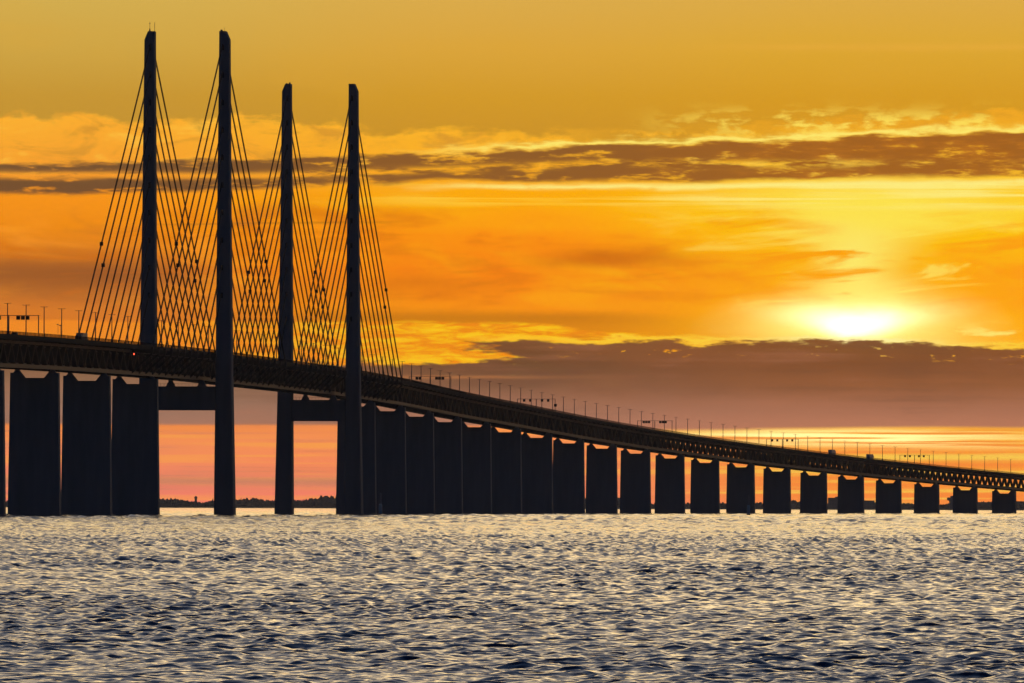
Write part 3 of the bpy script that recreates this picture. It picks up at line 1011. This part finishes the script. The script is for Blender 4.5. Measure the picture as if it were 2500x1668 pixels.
# ------------------------------------------------------------------ lamp posts along the central reservation
def proto_lamp():
    t = thing('lamp_post', (0, 0, 0), 0, 'slim two-armed lamp post', 'lamp post')
    MB().rod((0, 0, 0), (0, 0, 12.9), .24, .15, 8).build('pole', M['galv'], t)
    MB().rod((-.95, 0, 12.72), (.95, 0, 12.72), .08).build('arm', M['galv'], t)
    hd = MB().taper(0, 0, -.1, .1, .5, .22, .3, .16).mesh('lamp_head', M['galv'])
    for sg in (-1, 1):
        o = obj('lamp_head', hd, t)
        o.location = (sg * 1.15, 0, 12.78)
    return t


GANTRY_S = [-508, 999, 1490, 1989, 2491, 2986]


REFS = [(-5000, 'the second pier before the nearer pylon', 'before the nearer pylon'), (-301, None, 'before the nearer pylon'),
        (0, 'the nearer pylon', 'between the pylons'), (490, 'the farther pylon', 'beyond the farther pylon')] + \
       [(g, f'the {ORD[k]} gantry beyond the farther pylon', 'beyond the farther pylon') for k, g in enumerate(GANTRY_S[1:])]
lamp_count = {}


def lamp_label(s):
    """which post it is, counted along the road from a pylon or gantry one can find."""
    if s < 0:
        n = sum(1 for l in lamps if s < l < 0)
        return f'slim two-armed lamp post, {ORD[n]} on the hither side of the nearer pylon', 'lamp posts before the nearer pylon'
    ref = [r for r in REFS if r[0] <= s][-1]
    n = sum(1 for l in lamps if ref[0] < l < s)
    return f'slim two-armed lamp post, {ORD[n]} past {ref[1]}', 'lamp posts ' + ref[2]


lamps = []
for i in range(len(NODES) - 1):
    s0, s1 = NODES[i], NODES[i + 1]
    n = max(1, round((s1 - s0) / 46.67))
    lamps += [s0 + (s1 - s0) * (k + .5) / n for k in range(n)]
pl = proto_lamp()
for i, s in enumerate(l for l in lamps if -640 < l < 3380):
    o = pl if i == 0 else copy_tree(pl)
    o.location = at(s, 0, ROAD)
    o.rotation_euler = (0, 0, head(s))
    lb, g = lamp_label(s)
    tag(o, lb, 'lamp post', g)


# ------------------------------------------------------------------ sign gantries
def gantry(s, boxes, label, side_sign=False):
    t = thing('sign_gantry', at(s, 0, ROAD), head(s), label, 'gantry', 'sign gantries over the road')
    for x in (-11.0, 0, 11.0):
        w = .22 if x else .3
        MB().box(x - w / 2 - .05, x + w / 2 + .05, -.2, .2, 0, 8.2).build('post', M['galv'], t)
    MB().box(-11.3, 11.3, -.12, .12, 8.203, 8.42).build('beam', M['galv'], t)
    for (x, w) in boxes:
        o = MB().box(x - w / 2, x + w / 2, -.7, -.25, 6.75, 8.15).build('lane_sign', M['sign'], t)
        MB().box(x - w / 2 + .12, x + w / 2 - .12, -.73, -.703, 6.87, 8.03).build('sign_face', M['glass'], o)
    if side_sign:
        MB().box(10.4, 12.0, -.5, -.25, 3.9, 5.5).build('side_sign', M['sign'], t)


three_b = [(x, 1.45) for x in (-7.0, -5.3, -3.6, 3.6, 5.3, 7.0)]
two_b = [(x, 1.35) for x in (-7.0, -3.4, 3.4, 7.0)]
gantry(GANTRY_S[0], three_b, 'sign gantry with three box signs per side, before the nearer pylon')
gantry(GANTRY_S[1], [(-6.9, 1.45), (-5.2, 1.45), (3.5, 1.5), (5.1, 1.5), (6.8, 1.5)], 'first sign gantry beyond the farther pylon, with five box signs')
gantry(GANTRY_S[2], two_b, 'second sign gantry beyond the farther pylon, with an extra sign low on its post', True)
gantry(GANTRY_S[3], three_b, 'third sign gantry beyond the farther pylon, with six box signs')
gantry(GANTRY_S[4], two_b, 'fourth sign gantry beyond the farther pylon, against the bright low sky')
gantry(GANTRY_S[5], two_b, 'fifth and farthest sign gantry, past the two trucks')

# small camera masts by the first gantry
for s, lb in ((-452, 'thin camera mast with tiny arm near the gantry, the taller of two'), (-445.5, 'thin camera mast beside a slightly taller one near the gantry')):
    t = thing('camera_mast', at(s, 10.2, ROAD), head(s), lb, 'mast', 'camera masts on the deck edge')
    h = 5.6 if s < -450 else 5.3
    MB().rod((0, 0, 0), (0, 0, h), .07).build('pole', M['galv'], t)
    MB().box(-.5, .25, -.12, .12, h, h + .3).build('camera', M['grey'], t)
t = thing('camera_mast', at(985, -8.5, ROAD), head(985), 'thin mast with a small camera standing beside the first gantry beyond the pylons', 'mast')
MB().rod((0, 0, 0), (0, 0, 10.5), .08).build('pole', M['galv'], t)
MB().box(-.2, .2, -.3, .3, 10.503, 10.8).build('camera', M['grey'], t)


# ------------------------------------------------------------------ vehicles
def wheels(t, spots, r=.5):
    ty = MB().rod((-.15, 0, 0), (.15, 0, 0), r, n=14).mesh('wheel', M['rubber'])
    rm = MB().rod((-.16, 0, 0), (.16, 0, 0), r * .55, n=10).mesh('rim', M['galv'])
    for x, y in spots:
        w = obj('wheel', ty, t)
        w.location = (x, y, r)
        obj('rim', rm, w)


def truck(s, lat, back, label, body='white', cab='blue'):
    p = at(s, lat, ROAD)
    t = thing('truck', p, head(s) + (math.pi if back else 0), label, 'truck', 'trucks on the bridge')
    MB().box(-1.3, 1.3, -7.2, 6.0, 1.25, 4.75).build('trailer_box', M[body], t)
    MB().box(-1.1, 1.1, -6.7, 8.6, .75, 1.24).build('chassis', M['sign'], t)
    c = MB()
    c.prism([(-1.2, 1.0), (1.2, 1.0), (1.22, 3.3), (1.0, 4.1), (-1.0, 4.1), (-1.22, 3.3)], 6.5, 8.7)
    cb = c.build('cab', M[cab], t)
    MB().box(-1.05, 1.05, 8.703, 8.76, 2.1, 3.1).build('windscreen', M['glass'], cb)
    for sg in (-1, 1):
        MB().box(sg * 1.0 - .15, sg * 1.0 + .15, -6.78, -6.703, .8, 1.15).build('tail_light', M['sign'], t)
    wheels(t, [(sg * 1.1, y) for sg in (-1, 1) for y in (-5.4, -4.1, 5.6, 7.6)])


truck(-277, -5.5, True, 'dark box truck on the road before the nearer pylon', 'grey', 'blue')
truck(590, -5.5, True, 'truck passing behind the farther pylon among the stay cables', 'grey', 'grey')
truck(1027, -5.5, True, 'truck under the first sign gantry beyond the farther pylon', 'grey', 'blue')
truck(2650, 5.5, False, 'pale truck on the descending road, the one nearer the fourth gantry', 'white', 'white')
truck(2793, 5.5, False, 'pale truck on the descending road, the one nearer the farthest gantry', 'white', 'grey')
t = thing('car', at(-530, 5.5, ROAD), head(-530), 'dark van-like car beneath the gantry before the nearer pylon', 'car')
MB().prism([(-.9, .35), (.9, .35), (.95, 1.1), (.75, 1.95), (-.75, 1.95), (-.95, 1.1)], -2.3, 1.6).prism([(-.9, .35), (.9, .35), (.93, 1.15), (-.93, 1.15)], 1.603, 2.6).build('body', M['blue'], t)
MB().box(-.66, .66, -2.36, -2.303, 1.2, 1.8).build('rear_window', M['glass'], t)
wheels(t, [(sg * .85, y) for sg in (-1, 1) for y in (-1.5, 1.7)], .34)


# ------------------------------------------------------------------ beacons standing in the sea
def beacon(x, y, label):
    t = thing('sea_beacon', (x, y, 0), 0, label, 'beacon', 'sea beacons')
    MB().lathe([(1.0, -2), (1.0, .9)]).build('base', M['sign'], t)
    MB().lathe([(.85, .903), (.8, 5.0), (.5, 5.4)]).build('tower', M['beacon'], t)
    MB().lathe([(.42, 5.403), (.36, 9.2)]).build('mast', M['grey'], t)
    MB().lathe([(.5, 9.203), (.55, 9.35), (.3, 9.4), (.3, 10.1), (.12, 10.4)]).build('lantern', M['grey'], t)
    MB().rod((0, 0, 10.403), (0, 0, 12.0), .05).build('topmark_rod', M['sign'], t)


beacon(-60.2, 4310, 'slim dark beacon in the sea before the merged piers beside the farther pylon')
beacon(117.5, 4650, 'slim dark beacon in the sea before the spaced-out piers of the long viaduct')


# ------------------------------------------------------------------ evening haze over the sound
hz = MB().box(-9100, 9100, -3100, 24400, -3.0, 214.0)
me = bpy.data.meshes.new('haze')
me.from_pydata(hz.v, [], hz.f)
hm = bpy.data.materials.new('haze_air')
hm.use_nodes = True
nt = hm.node_tree
nt.nodes.clear()
vo = nt.nodes.new('ShaderNodeVolumePrincipled')
vo.inputs['Color'].default_value = (0.92, 0.90, 0.90, 1)
vo.inputs['Density'].default_value = 1.3e-5
vo.inputs['Anisotropy'].default_value = 0.5
out = nt.nodes.new('ShaderNodeOutputMaterial')
nt.links.new(vo.outputs[0], out.inputs['Volume'])
me.materials.append(hm)
tag(obj('haze', me), 'thin evening haze over the sea', 'haze', kind='stuff')
